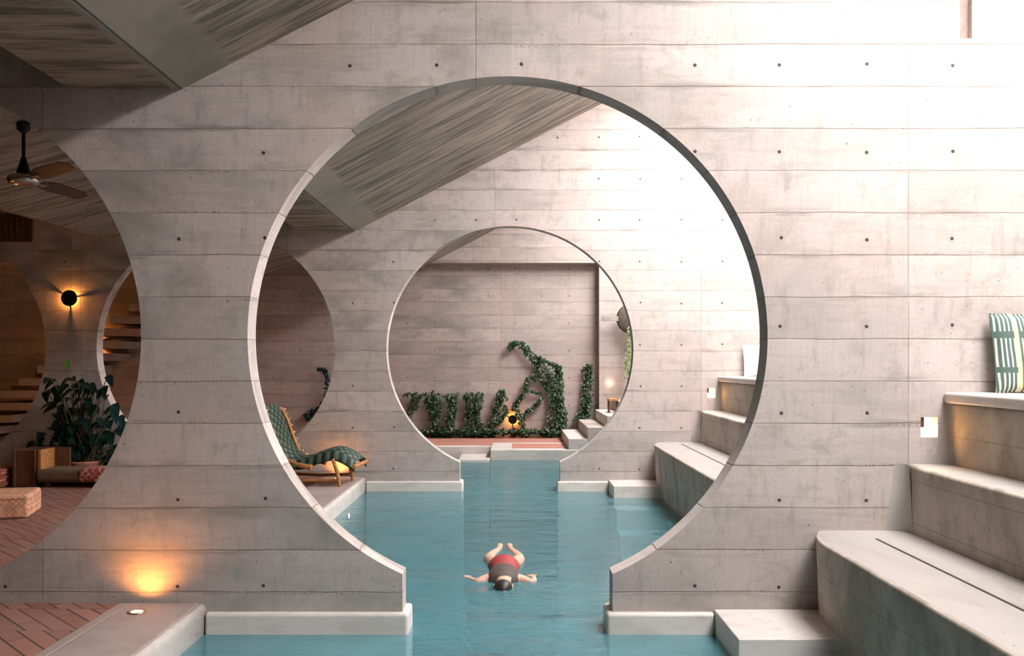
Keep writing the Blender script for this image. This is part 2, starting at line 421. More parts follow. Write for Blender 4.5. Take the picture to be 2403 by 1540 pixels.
# plaster ledges along the pool with a drain slit, one per bay
def ledge(y0, y1, slit):
    mb = MB(); zt = .0
    mb.box(-2.75, -2.676, y0, y1, ZB, zt); mb.box(-2.664, -2.19, y0, y1, ZB, zt)
    mb.box(-2.676, -2.664, y1-slit, y1, ZB, zt); mb.box(-2.676, -2.664, y0, y1-slit, ZB, -.03)
    return struct(mb.build('trim_1', LEDGE, bevel=.012))
def nosing(y0, y1):
    mb = MB(); n = 6; pr = []
    pr = [(-2.19, -.012), (-2.175, -.008), (-2.155, -.018), (-2.145, -.04), (-2.142, -.07), (-2.15, -.3), (-2.16, ZB), (-2.19, ZB)]
    vs = [(x, y, z) for y in (y0, y1) for x, z in pr]; k = len(pr)
    mb.add(vs, [(i, i+1, k+i+1, k+i) for i in range(k-1)], smooth=True)
    mb.add([(x, y0, z) for x, z in pr], [tuple(range(k))]); mb.add([(x, y1, z) for x, z in pr], [tuple(range(k))])
    return struct(mb.build('trim_2', COPE, doubles=True))
for y0, y1, sl in ((-1.5, Y1, .3), (Y1+TH, Y2, .3), (Y2+TH, 17.9, .3)):
    ledge(y0, y1, sl); nosing(y0, y1)

# copings hugging the feet of the cross walls
def coping(x0, x1, y0, y1, z1=-.062, z0=ZB):
    mb = MB(); mb.box(x0, x1, y0, y1, z0, z1); return struct(mb.build('trim_3', COPE, bevel=.025, seg=4))
for yw in (Y1, Y2):
    coping(-2.141, -.722, yw-.045, yw+TH+.045); coping(.660, 1.414, yw-.045, yw+TH+.045)
coping(1.4141, 2.146, Y1+TH, Y1+TH+.045); coping(1.4141, 2.146, Y2+TH, Y2+TH+.045)
# end of the pool in the third bay
coping(-.42, 4.7, YE, 18.55, -.0015)
mb = MB(); mb.box(.0, 1.06, 17.3, 18.2, -.001, .006); struct(mb.build('trim_4', TERRA))
coping(-2.14, -.421, 17.75, 17.9, -.002)
t = tag((lambda m: (m.box(-1.02, -.425, 16.75, 17.745, ZB, -.16), m.build('pool_step', COPE, bevel=.012))[1])(MB()),
        'pale sunken step block in the far left corner of the pool end', 'pool step')

# ------------------------------------------------------------------ terraced benches on the right
def tier(name, y0, y1, xt, xb, xw, z0, z1, mats, parent, cap=False):
    """one step: face leans from xb at the foot to xt at the top, swinging out to xw where it meets the wall"""
    mb = MB(); n = 26; rows = []
    ln = y1-y0; segs = [0]
    ys = [y0 + (ln-.55)*i/6 for i in range(7)] + [y1-.55 + .55*i/18 for i in range(1, 19)]
    def prof(y):
        d = y1 - y; k = max(0., 1-d/.5); s = k*k*(3-2*k)
        top = xt + (xw-xt)*(k**2.2)
        return xb, top
    xe = XR - .002
    for y in ys:
        b, t_ = prof(y); col = []
        m = 7
        for j in range(m+1):
            q = j/m; col.append((b+(t_-b)*q, y, z0+(z1-.02-z0)*q))
        col.append((t_+.006, y, z1-.006)); col.append((t_+.02, y, z1)); col.append((xe, y, z1)); col.append((xe, y, z0)); rows.append(col)
    k = len(rows[0]); vs = [p for c in rows for p in c]
    for i in range(len(rows)-1):
        for j in range(k-1):
            mi = 1 if j == k-3 else 0
            mb.add([rows[i][j], rows[i+1][j], rows[i+1][j+1], rows[i][j+1]], [(0,1,2,3)], mi, j < k-4)
    mb.add([(x, y, z) for x, y, z in rows[0]], [tuple(range(k))]); mb.add(rows[-1], [tuple(range(k))[::-1]])
    return mb.build(name, mats, parent, doubles=True)
def cove(parent, xf, yw, z0, z1, r, mats):
    """hand-plastered round where a bench face meets the wall"""
    mb = MB(); n = 10
    def pr(rr): return [(xf - rr*(1-math.sin(PI/2*i/n)) if False else xf-rr+rr*math.sin(PI/2*i/n), yw-.001-rr+rr*math.cos(PI/2*i/n)) for i in range(n+1)]
    p0 = pr(r); p1 = pr(r*.55)
    vs = [(x, y, z0) for x, y in p0] + [(x, y, z1) for x, y in p1]
    mb.add(vs, [(i, i+1, n+2+i, n+1+i) for i in range(n)], 0, True)
    mb.add([(xf+.02, yw-.001, z0), (xf+.02, yw-.001, z1)] + vs, [(0,1,n+3,2)] if False else [], 0)
    return mb.build('plaster_cove', mats, parent)
def benches(y0, y1, label):
    root = thing('terraced_bench', label, 'concrete bench', (3.2, (y0+y1)/2, -.2), 'concrete terraced benches along the right side')
    a = tier('lower_tier', y0, y1-.001, 2.02, 2.146, 2.146, ZB, .508, [BENCH, TOPC], root)
    loc = Vector(root.location)
    b = tier('middle_tier', y0, y1-.001, 2.735, 2.75, 2.775, .5082, .972, [BENCH, TOPC], root)
    c = tier('upper_tier', y0, y1-.001, 3.055, 3.065, 3.06, .9722, 1.40, [BENCH, TOPC], root)
    mb = MB(); mb.box(3.02, XR-.003, y0, y1-.001, 1.4002, 1.476); mb.build('seat_slab', COPE, root, bevel=.02, seg=4)
    mb = MB(); mb.box(2.418, 2.436, y0, y1-.30, .5082, .5102); mb.build('drain_slot', SHADE, root)
    cove(root, 2.75, y1, .509, .972, .13, TOPC); cove(root, 3.065, y1, .9725, 1.40, .10, TOPC)
    return root
benches(-1.5, Y1, 'leaning grey concrete bench terrace nearest the viewer, stepping up at right under the striped cushion')
benches(Y1+TH, Y2, 'pale concrete bench terrace seen through the large round opening, white cushion on top')

# steps going down into the pool beside each bench
def pool_steps(yw, label):
    root = thing('pool_steps', label, 'pool steps', (1.78, yw-.6, ZB), 'concrete steps down into the pool')
    mb = MB(); mb.box(1.4145, 2.147, yw-.67, yw-.001, ZB, -.044); mb.build('top_block', COPE, root, bevel=.008)
    for k in range(3):
        mb = MB(); mb.box(1.4145, 2.147, yw-.67-.36*(k+1), yw-.671-.36*k, ZB, -.044-.27*(k+1)); mb.build('tread', COPE, root, bevel=.008)
pool_steps(Y1, 'pale concrete block step at the pool edge, bottom right beside the nearest bench')
pool_steps(Y2, 'pale concrete steps sinking into blue water under the far wall, beyond the large round opening')

# far right stair in the third bay
st = thing('corner_stair', 'small pale concrete stair climbing right beside the vine wall', 'stair', (1.6, 18.2, 0))
for k in range(6):
    x0 = 1.09 + .37*k; z1 = .20 + .22*k
    mb = MB(); mb.box(x0, x0+.369 if k < 5 else XR-.01, 17.06, Y3-.002, -.0 if k == 0 else .0, z1)
    mb.build('step', BENCH if k % 2 else COPE, st, bevel=.008)

# floating stair far left in the third bay
fs = thing('floating_stair', 'dim floating stair of beige slab treads against the plank wall far left', 'stair', (-9.5, 18.9, 0))
for k in range(-4, 9):
    x0 = -10.7 + .384*k; z = 1.01 + .259*k
    mb = MB(); mb.box(x0, x0+1.0, 18.5, Y3+.318, z-.08, z+.08); mb.build('tread', LEDGE, fs, bevel=.01)

# ------------------------------------------------------------------ water
def water_material():
    t = NT('pool_water'); x, y, z = t.coords()
    v1 = t.comb(t.math('MULTIPLY', x, .55), t.math('MULTIPLY', y, 1.5), 0.)
    n1 = t.noise(v1, 1.6, 3, .5, .6); n2 = t.noise(t.comb(x, t.math('MULTIPLY', y, 1.6), 5.), 5.5, 2, .5, .3)
    hg = t.math('ADD', n1, t.math('MULTIPLY', n2, .22))
    b = t.n('ShaderNodeBump'); b.inputs['Strength'].default_value = .45; b.inputs['Distance'].default_value = .11; t.l(hg, b.inputs['Height'])
    gl = t.n('ShaderNodeBsdfGlossy'); gl.inputs['Roughness'].default_value = .12; t.l(b.outputs[0], gl.inputs['Normal'])
    tr = t.n('ShaderNodeBsdfTransparent'); tr.inputs[0].default_value = (.90,.97,.975,1)
    df = t.n('ShaderNodeBsdfDiffuse'); df.inputs[0].default_value = (.13,.36,.42,1); t.l(b.outputs[0], df.inputs['Normal'])
    m1 = t.n('ShaderNodeMixShader'); m1.inputs[0].default_value = .42; t.l(tr.outputs[0], m1.inputs[1]); t.l(df.outputs[0], m1.inputs[2])
    fr = t.n('ShaderNodeFresnel'); fr.inputs[0].default_value = 1.33; t.l(b.outputs[0], fr.inputs['Normal'])
    m2 = t.n('ShaderNodeMixShader'); t.l(fr.outputs[0], m2.inputs[0]); t.l(m1.outputs[0], m2.inputs[1]); t.l(gl.outputs[0], m2.inputs[2])
    t.l(m2.outputs[0], t.out.inputs[0])
    va = t.n('ShaderNodeVolumeAbsorption'); va.inputs[0].default_value = (.38,.84,.90,1); va.inputs[1].default_value = .9
    t.l(va.outputs[0], t.out.inputs['Volume'])
    return t.mat
mb = MB(); mb.box(-2.16, 2.146, -1.5, 17.2, ZB+.001, WATER)
wt = mb.build('pool_water', water_material())
tag(wt, 'calm turquoise pool water running through the round openings', 'water', kind='stuff')

# ------------------------------------------------------------------ small lights of the place
AMBER = (1., .46, .12)
def lamp(kind, loc, energy, col, size=.03, rot=None, **kw):
    l = bpy.data.lights.new('lamp_light', kind); l.energy = energy; l.color = col
    if kind == 'POINT' or kind == 'SPOT': l.shadow_soft_size = size
    for k, v in kw.items(): setattr(l, k, v)
    o = bpy.data.objects.new('lamp_light', l); C.objects.link(o); o.location = loc
    if rot: o.rotation_euler = rot
    return o
def uplight(x, y, z, label):
    r = thing('ground_uplight', label, 'ground light', (x, y, z), 'recessed round uplights')
    mb = MB(); mb.lathe([(.062,.0),(.062,.004),(.046,.005),(.046,.001)], x, y, z); mb.build('rim', CHROME, r)
    mb = MB(); mb.lathe([(.040,.001),(.040,.004),(.02,.006)], x, y, z, 20); mb.build('lens', emit('uplight_lens', (1.,.50,.14), 6.), r)
for yw, lb in ((Y1, 'small glowing round uplight set in the ledge at bottom left'), (Y2, 'round uplight in the far ledge behind the woven lounger')):
    uplight(-2.53, yw-.23, .001, lb)
    s = lamp('SPOT', (-2.535, yw-.17, .03), 13, (1.,.35,.065), .012, (math.radians(180-24), 0, 0), spot_size=math.radians(136), spot_blend=1.0)
# wall niches with a bulb
for yw, lb in ((Y1, 'little square wall niche glowing orange beside the near benches'), (Y2, 'tiny square niche glowing beside the far benches')):
    r = thing('niche_light', lb, 'wall light', ((NX0+NX1)/2, yw+.05, NZ0), 'square niche lights in the walls')
    mb = MB(); mb.box(NX0+.001, NX1-.001, yw+.095, yw+.109, NZ0+.001, NZ1-.001); mb.build('glow_panel', emit('niche_glow', (1.,.72,.34), 7.), r)
    mb = MB(); mb.box(NX0+.002, NX0+.033, yw+.02, yw+.094, NZ1-.072, NZ1-.001); mb.build('bulb_shroud', DWOOD, r)
    lamp('POINT', ((NX0+NX1)/2+.02, yw+.05, (NZ0+NZ1)/2-.02), 2.2, AMBER, .02)
# disc sconces
def sconce(x, yw, z, rad, label, power, spokes=True, grp='dark disc wall sconces with an amber halo'):
    r = thing('disc_sconce', label, 'wall sconce', (x, yw, z), grp)
    mb = MB(); mb.lathe([(rad*.97,-.052),(rad,-.048),(rad,-.040),(rad*.97,-.036)], x, yw, z, 40, axis='Y'); mb.build('disc', BLACKM, r)
    for a in (PI*.83, PI*.08, -PI/2):
        c, s_ = math.cos(a), math.sin(a); mb = MB()
        mb.tube([(x+c*rad*.35, yw-.038, z+s_*rad*.35), (x+c*rad*1.03, yw-.012, z+s_*rad*1.03), (x+c*rad*1.06, yw-.001, z+s_*rad*1.06)], .011, 8)
        mb.build('bracket', BLACKM, r)
    mb = MB(); mb.lathe([(rad*.16,-.020),(rad*.2,-.012),(rad*.16,-.003)], x, yw, z, 24, axis='Y'); mb.build('bulb', emit('sconce_bulb', (1.,.55,.18), 40.), r)
    lamp('POINT', (x, yw-.029, z), power, (1.,.34,.06), .006)
sconce(-6.475, Y2, 2.62, .118, 'black disc sconce with a bright orange halo on the dark pillar far left', 11.)
sconce(.015, Y3+.32, .395, .10, 'round sconce glowing among the vines low on the back wall', 12.)
sconce(-9.4, Y3+.32, 2.1, .12, 'disc sconce behind the dark pillar lighting the plank wall far left', 60.)
# underwater pool light
r = thing('pool_light', 'small bright underwater light on the far left pool wall', 'pool light', (-2.15, 11.6, -.33))
mb = MB(); mb.lathe([(.055,.0),(.055,.008),(.04,.012)], -2.15, 11.6, -.33, 24, axis='X'); mb.build('rim', CHROME, r)
mb = MB(); mb.lathe([(.036,.012),(.030,.018)], -2.15, 11.6, -.33, 20, axis='X'); mb.build('lens', emit('pool_lens', (1.,.85,.6), 8.), r)

# ------------------------------------------------------------------ ceiling fan
fx, fy, fz = -4.47, 8.1, 3.36
zc = 3.48 + (.77/2.88)*(fx+5.97)
r = thing('ceiling_fan', 'black three-blade ceiling fan hanging in the dark room at left', 'ceiling fan', (fx, fy, zc))
mb = MB(); mb.lathe([(.02,-.10),(.055,-.07),(.06,0)], fx, fy, zc, 24); mb.build('canopy', BLACKM, r)
mb = MB(); mb.tube([(fx, fy, fz+.03), (fx, fy, zc-.05)], .016, 12); mb.build('downrod', BLACKM, r)
mb = MB(); mb.lathe([(.02,.20),(.035,.15),(.06,.06),(.055,.02)], fx, fy, fz, 24); mb.build('rod_cover', BLACKM, r)
mb = MB(); mb.lathe([(.05,-.055),(.12,-.045),(.135,-.02),(.135,.015),(.11,.035),(.04,.04)], fx, fy, fz, 32); hub = mb.build('motor_housing', CHROME, r)
BL = plain('fan_blade', (.016,.011,.009), .25, .3, 8)
for a in (-38, 82, 202):
    a = math.radians(a); M = Matrix.Translation((fx, fy, fz)) @ Matrix.Rotation(a, 4, 'Z') @ Matrix.Rotation(math.radians(-24), 4, 'X')
    mb = MB(); out = [(.22,-.05),(.38,-.085),(.82,-.078),(.90,-.04),(.90,.03),(.82,.06),(.38,.065),(.22,.045)]
    n = len(out); vs = [M @ Vector((x, y, .004)) for x, y in out] + [M @ Vector((x, y, -.004)) for x, y in out]
    mb.add(vs, [tuple(range(n)), tuple(range(2*n-1, n-1, -1))] + [(i, (i+1) % n, n+(i+1) % n, n+i) for i in range(n)]); b = mb.build('blade', BL, r)
    mb = MB(); mb.box(.10, .30, -.018, .018, -.012, -.005, 0, M); g = mb.build('blade_arm', CHROME, b); g.location = (0,0,0)

# slatted shutter high on the far left
r = thing('slatted_shutter', 'brown vertical-slat wooden shutter hanging under the ceiling far left', 'shutter', (-7.4, Y2-.03, 3.5))
mb = MB()
for x0, x1, z0, z1 in ((-8.3, -7.02, 3.44, 3.49), (-7.09, -7.02, 3.49, 3.80), (-8.3, -7.02, 3.80, 3.84)): mb.box(x0, x1, Y2-.05, Y2-.002, z0, z1)
mb.build('frame', DWOOD, r)
for k in range(14):
    mb = MB(); mb.box(-8.27+.085*k, -8.215+.085*k, Y2-.04, Y2-.012, 3.491, 3.799); mb.build('slat', DWOOD, r)

# ------------------------------------------------------------------ plants
GREEN = leafmat('vine_leaf', (.012,.035,.018), (.05,.105,.042), .4)
GREENL = leafmat('light_vine_leaf', (.10,.20,.06), (.22,.32,.12), .45)
GLOSS = leafmat('glossy_leaf', (.004,.020,.018), (.012,.05,.045), .16, .05)
YOUNG = leafmat('young_leaf', (.12,.40,.03), (.15,.45,.04), .4)
STEM = plain('stem', (.10,.085,.05), .8)
def catmull(pts, m=8):
    P = [Vector(p) for p in pts]; P = [2*P[0]-P[1]] + P + [2*P[-1]-P[-2]]; out = []
    for i in range(1, len(P)-2):
        for k in range(m):
            t = k/m; a, b, c, d = P[i-1:i+3]
            out.append(.5*((2*b)+(c-a)*t+(2*a-5*b+4*c-d)*t*t+(3*b-a-3*c+d)*t**3))
    return out + [P[-2]]
def vine(name, label, paths, base, cat='plant', group=None, mat=None, leaf=.068, pot=None):
    """paths: list of (points, spread0, spread1, leaves per metre)"""
    r = thing(name, label, cat, base, group)
    ms = MB(); ml = MB()
    for pts, s0, s1, dens in paths:
        c = catmull(pts); L = sum((c[i+1]-c[i]).length for i in range(len(c)-1))
        ms.tube(c, [.012*(1-.6*i/len(c)) for i in range(len(c))], 6)
        n = int(dens*L*1.25)
        for k in range(n):
            q = (k+R.random())/n*(len(c)-1.001); i = int(q); p = c[i].lerp(c[i+1], q-i); sp = s0+(s1-s0)*q/len(c)
            a = R.uniform(0, 2*PI); rr = sp*math.sqrt(R.random())
            off = Vector((math.cos(a)*rr, -abs(math.sin(a))*rr*.5-.02, R.uniform(-1,1)*sp*.6))
            d = Vector((math.cos(a)*.8, -.45-R.random()*.4, R.uniform(-1.2,.4)))
            ml.leaf(p+off, d, (R.uniform(-.3,.3), -.8, .6), leaf*R.uniform(.7,1.35), leaf*R.uniform(.55,.9))
    ms.build('stems', STEM, r); ml.build('foliage', mat or GREEN, r)
    return r
YV = Y3+.22
def V(px, py, y=None): return at(px, py, y or YV)
specs = [
 ('vine leaning right at the far left end of the back wall', [([V(935,1030),V(958,975),V(975,945),V(978,925)], .05,.10,150), ([V(978,925),V(962,922),V(948,930)],.03,.02,60)]),
 ('bushy vine column, second from the left on the back wall', [([V(1028,1030),V(1022,990),V(1012,950),V(1006,922)], .09,.11,230), ([V(1022,985),V(1030,955),V(1022,925)],.05,.04,110)]),
 ('narrow vine column left of the broad one on the back wall', [([V(1050,1030),V(1056,990),V(1062,960),V(1064,925)], .07,.09,210), ([V(1062,955),V(1050,935),V(1044,928)],.02,.02,60)]),
 ('broad forked vine column at the middle of the back wall', [([V(1105,1030),V(1106,990),V(1104,950),V(1098,925)], .10,.10,250), ([V(1108,985),V(1122,955),V(1124,922)],.06,.07,190), ([V(1130,1028),V(1128,1000),V(1112,960)],.06,.05,150)]),
 ('loose vine rising left of the glowing round sconce', [([V(1152,1030),V(1158,985),V(1170,945),V(1176,917)], .07,.06,190), ([V(1176,917),V(1184,925),V(1188,938)],.02,.02,80), ([V(1160,1000),V(1182,975),V(1185,950)],.04,.03,100)]),
 ('sparse vine twisting up right above the round sconce', [([V(1232,1030),V(1224,985),V(1208,955),V(1228,925),V(1240,885)], .06,.03,120), ([V(1220,980),V(1238,965),V(1258,950),V(1272,930)],.03,.03,110), ([V(1230,915),V(1250,919),V(1272,925)],.012,.012,70)]),
 ('large vine arching left high over the others on the back wall', [([V(1295,1030),V(1300,985),V(1305,940),V(1300,900),V(1275,865),V(1245,835),V(1222,808),V(1205,806),V(1198,818)], .16,.03,210),
     ([V(1322,1030),V(1318,980),V(1312,940),V(1312,885),V(1308,860)], .12,.04,230), ([V(1310,965),V(1295,930),V(1280,900),V(1258,880)],.08,.02,120), ([V(1262,850),V(1258,870),V(1250,895)],.04,.02,110), ([V(1305,860),V(1285,850),V(1262,838)],.04,.04,160)]),
 ('tall thin vine beside the corner stair', [([V(1368,985),V(1376,955),V(1378,915),V(1380,880),V(1382,855)], .14,.03,200), ([V(1360,985),V(1372,960),V(1378,930)],.12,.06,220), ([V(1381,868),V(1372,862),V(1366,872)],.02,.02,70)]),
]
for lb, paths in specs:
    vine('climbing_vine', lb, paths, (paths[0][0][0].x, YV, 0), group='climbing vines on the back wall')
# low ground cover in the bed, uncountable
ml = MB()
for k in range(900):
    p = Vector((R.uniform(-2.3, 1.05), Y3+R.uniform(.0,.28), R.uniform(.0,.10) + .06*abs(math.sin(k))))
    ml.leaf(p, (R.uniform(-1,1), R.uniform(-1,.2), R.uniform(.1,1)), (0,-.5,1), .09*R.uniform(.6,1.3), .06)
tag(ml.build('ground_cover', GREEN), 'low dark green ground cover along the foot of the vine wall', 'plants', kind='stuff')
vine('climbing_vine', 'thin dark vine seen through the dim left opening behind the lounger', [([V(722,985),V(745,970),V(764,935),V(770,900),V(762,870),V(748,864)],.05,.02,90), ([V(720,975),V(735,965),V(752,958)],.08,.08,160)], (V(740,985).x, YV, 0), group='climbing vines on the back wall', mat=GLOSS)

# glossy plant in front of the dark pillar
def big_plant():
    yb = 12.55; base = Vector((-6.05, yb, 0))
    r = thing('glossy_plant', 'tall dark plant with large glossy leaves behind the low daybed at left', 'plant', base)
    ms = MB(); ml = MB()
    tips = []
    for k in range(150):
        if k < 24: px, py = R.uniform(95,265), R.uniform(880,960)
        else: px, py = R.uniform(78,300), R.uniform(945,1088)
        if px < 120 and py < 1000: px += 60
        tips.append((px, py))
    tips += [(108,918),(130,905),(142,930),(165,890),(200,905),(232,915),(250,905),(150,965),(165,1000),(205,985)]
    for px, py in tips:
        y = yb + R.uniform(-.12,.2); p = at(px, py, y); b = base + Vector((R.uniform(-.2,.2), R.uniform(-.1,.1), 0))
        mid = b.lerp(p, .55) + Vector((0,0,.12))
        c = catmull([b, mid, p], 4); ms.tube(c, .007, 5)
        a = R.uniform(-1,1)
        ml.leaf(p, (a, -.6, R.uniform(-1.1,.1)), (R.uniform(-.3,.3), -.6, .9), R.uniform(.15,.25), R.uniform(.09,.14), 0, .3, True)
    ms.build('stems', STEM, r); ml.build('foliage', GLOSS, r)
    tp = at(158, 868, 12.5); m2 = MB(); m2.tube(catmull([base, at(150,960,12.5), at(152,900,12.5), tp], 5), .005, 5)
    m2.leaf(tp, (.12,-.1,1), (0,-1,.1), .15, .075, 1, .05); q = m2.build('young_shoot', [STEM, YOUNG], r); q['label'] = 'bright green young leaf'
    mp = MB(); mp.lathe([(.17,0.001),(.20,.05),(.22,.26),(.235,.28),(.22,.29),(.2,.26)], base.x, base.y, 0, 28); mp.build('pot', TERRA, r)
big_plant()

# ------------------------------------------------------------------ wall planter bowl on a bar, far right
px_ = at(1482, 748, 19.15)
r = thing('hanging_planter', 'dark round planter bowl held out on a grey bar with trailing stems', 'planter', px_)
mb = MB(); mb.lathe([(.05,-.085),(.18,-.07),(.29,-.03),(.33,0),(.31,.01),(.27,-.01)], px_.x+.0, px_.y, px_.z, 32, axis='Y'); mb.build('bowl', plain('dark_clay', (.075,.06,.045), .7), r)
mb = MB(); mb.box(1.93, px_.x-.26, px_.y-.03, px_.y+.03, px_.z-.055, px_.z+.055); mb.build('support_bar', plain('grey_bar', (.26,.235,.215), .8), r)
ml = MB(); ms = MB()
for k in range(3):
    pts = [px_+Vector((-.05+.04*k,-.05,-.2)), px_+Vector((-.08+.03*k,-.08,-.6)), px_+Vector((-.13+.05*k,-.06,-1.0)), px_+Vector((-.07+.02*k,-.06,-1.5+.2*k))]
    c = catmull(pts); ms.tube(c, .006, 5)
    for j in range(44):
        q = R.random()*(len(c)-1.01); i = int(q); p = c[i]
        ml.leaf(p, (R.uniform(-1,1), -.5, R.uniform(-1,.3)), (0,-1,.4), .06, .035)
for j in range(50): ml.leaf(px_+Vector((R.uniform(-.08,.2), -.08, R.uniform(-.34,-.16))), (R.uniform(-1,1),-.6,R.uniform(-1,.4)), (0,-1,.5), .09, .05)
ms.build('stems', plain('dry_stem', (.42,.33,.2), .8), r); ml.build('foliage', GREENL, r)
# block stool on the corner stair
r = thing('wooden_stool', 'small brown block stool standing on the corner stair', 'stool', (2.03, 18.3, .64))
mb = MB(); mb.box(1.98, 2.18, 18.1, 18.4, .88, .93); mb.build('seat', WOOD, r, bevel=.006)
for x in (1.985, 2.15):
    mb = MB(); mb.box(x, x+.025, 18.12, 18.38, .641 if x < 2.0 else .641, .879); mb.build('side_panel', DWOOD, r)
lamp('POINT', (2.14, Y3-.07, 1.22), .8, (1.,.7,.45), .02)

# ------------------------------------------------------------------ cushions
def stripes():
    t = NT('striped_fabric'); x, y, z = t.coords()
    f = t.math('ADD', x, t.math('MULTIPLY', t.noise(t.comb(x,y,z), 6., 2), .008))
    a = t.math('FRACT', t.math('DIVIDE', f, .0270)); thin = t.math('LESS_THAN', a, .38)
    bx = t.math('FRACT', t.math('DIVIDE', t.math('SUBTRACT', x, 3.30), .175))
    yel = t.math('MULTIPLY', t.math('GREATER_THAN', bx, .76), t.math('LESS_THAN', bx, .93))
    zz = t.math('FRACT', t.math('DIVIDE', t.math('SUBTRACT', z, 1.505), .43))
    solid = t.math('LESS_THAN', t.math('ABSOLUTE', t.math('SUBTRACT', zz, .86)), .055)
    solid2 = t.math('MULTIPLY', t.math('LESS_THAN', t.math('ABSOLUTE', t.math('SUBTRACT', zz, .30)), .045), 1.)
    s = t.math('MULTIPLY', thin, t.math('SUBTRACT', 1., t.math('MAXIMUM', solid, solid2)))
    col = t.mix(t.noise(t.comb(x,y,z), 40., 2), (.055,.095,.08), (.085,.135,.115))
    col = t.mix(s, col, (.60,.58,.52)); col = t.mix(t.math('MULTIPLY', yel, .9), col, (.60,.55,.30))
    wv = t.noise(t.comb(x,y,z), 220., 2)
    return t.bsdf(col, .9, wv, .3, .002)
def cushion(name, label, x0, w, h, yb, z0, mat, depth=.12, lean=.10, group=None):
    r = thing(name, label, 'cushion', (x0+w/2, yb, z0), group)
    mb = MB(); n = 18; fr = []; bk = []
    def pt(i, j, s):
        u = i/n*2-1; v = j/n*2-1
        e = max(0, (1-u**4))*max(0, (1-v**4)); th = depth*.5*e**.55
        pinch = 1-.045*(1-abs(v)**2)*abs(u)**6
        pv = 1-.035*(1-abs(u)**2)*abs(v)**6
        wr = .006*noise.noise(Vector((u*3, v*3, s+x0)))
        X = u*w/2*pinch; Z = h/2+v*h/2*pv
        return Vector((x0+w/2+X, yb - depth*.5 - s*(th) + lean*(Z/h) - lean + wr*s, z0+Z))
    for s in (1, -1):
        vs = [pt(i, j, s) for j in range(n+1) for i in range(n+1)]
        mb.add(vs, [(j*(n+1)+i, j*(n+1)+i+1, (j+1)*(n+1)+i+1, (j+1)*(n+1)+i) for j in range(n) for i in range(n)], 0, True)
    mb.build('cushion_body', mat, r, doubles=True)
    mb = MB(); e = [pt(0, j, 0) for j in range(n+1)] + [pt(i, n, 0) for i in range(1, n+1)] + [pt(n, j, 0) for j in range(n-1, -1, -1)] + [pt(i, 0, 0) for i in range(n-1, 0, -1)]
    mb.tube(e + [e[0]], .004, 6); mb.build('piping', mat, r)
    return r
cushion('striped_cushion', 'dark green cushion with cream and yellow stripes on the top bench at right', 3.30, .56, .545, Y1-.01, 1.478, stripes())
cushion('white_cushion', 'white cushion on the far upper bench, seen through the large round opening', 3.36, .50, .46, Y2-.02, 1.478, plain('white_fabric', (.82,.80,.77), .9, .05, 30))

# ------------------------------------------------------------------ furniture at left
def rug(name, c1, c2, s=.09):
    t = NT(name); x, y, z = t.coords()
    u = t.math('ADD', x, z); v = t.math('SUBTRACT', t.math('ADD', x, t.math('MULTIPLY', y, .3)), z)
    fu = t.math('ABSOLUTE', t.math('SUBTRACT', t.math('FRACT', t.math('DIVIDE', u, s)), .5))
    fv = t.math('ABSOLUTE', t.math('SUBTRACT', t.math('FRACT', t.math('DIVIDE', v, s)), .5))
    m = t.math('LESS_THAN', t.math('MINIMUM', fu, fv), .09)
    nz = t.noise(t.comb(x,y,z), 25., 3)
    col = t.mix(t.math('MULTIPLY', m, t.rng(nz, .4, .55)), c1, c2)
    col = t.mix(t.rng(t.noise(t.comb(x,y,z), 9., 3), .5, .6, 0, .5), col, tuple(q*.5 for q in c1))
    return t.bsdf(col, .95, nz, .4, .004)
RUG = rug('red_kilim', (.28,.06,.045), (.62,.40,.30)); PEACH = rug('peach_kilim', (.72,.40,.26), (.42,.17,.10), .06)
DARKF = plain('dark_olive_fabric', (.13,.085,.05), .9, .2, 20)
r = thing('daybed', 'low wooden daybed with square side box and dark mattress at left', 'daybed', (-5.9, 12.0, 0))
mb = MB(); mb.box(-6.72, -6.68, 11.9, 12.5, .001, .50); mb.box(-6.44, -6.405, 11.9, 12.5, .001, .50); mb.box(-6.68, -6.44, 11.93, 12.5, .001, .495); mb.build('side_box', DWOOD, r, bevel=.005)
mb = MB(); mb.box(-6.39, -6.345, 11.92, 12.35, .16, .50); q = mb.build('arm_post', WOOD, r, bevel=.004)
mb = MB(); mb.box(-6.344, -6.14, 12.28, 12.33, .16, .50); mb.build('back_panel', DWOOD, r, bevel=.004)
mb = MB(); mb.box(-6.38, -4.9, 11.9, 12.5, .06, .15); mb.build('platform', DWOOD, r, bevel=.01)
for x in (-6.3, -5.0):
    for y in (11.95, 12.4):
        mb = MB(); mb.box(x, x+.06, y, y+.06, .0, .06); mb.build('leg', DWOOD, r)
mb = MB(); mb.box(-6.37, -4.92, 11.82, 12.3, .085, .245); mb.build('mattress', DARKF, r, bevel=.05, seg=4)
q = (lambda m: (m.box(-5.80, -4.93, 11.80, 12.2, .075, .262), m.build('kilim_throw', RUG, r, bevel=.05, seg=4))[1])(MB()); q['label'] = 'red patterned kilim throw'
def pouf(label, cx, cy, z0, sx, sy, h, rot, mat, group=None):
    r = thing('floor_cushion', label, 'floor cushion', (cx, cy, z0), group)
    M = Matrix.Translation((cx, cy, z0)) @ Matrix.Rotation(math.radians(rot), 4, 'Z')
    mb = MB(); mb.box(-sx/2, sx/2, -sy/2, sy/2, .002, h, 0, M); mb.build('cushion_body', mat, r, bevel=.035, seg=4)
    mb = MB(); pts = [M @ Vector(p) for p in ((-sx/2+.03,-sy/2-.003,h-.04),(sx/2-.03,-sy/2-.003,h-.04))]; mb.tube(pts, .005, 6); mb.build('seam', mat, r)
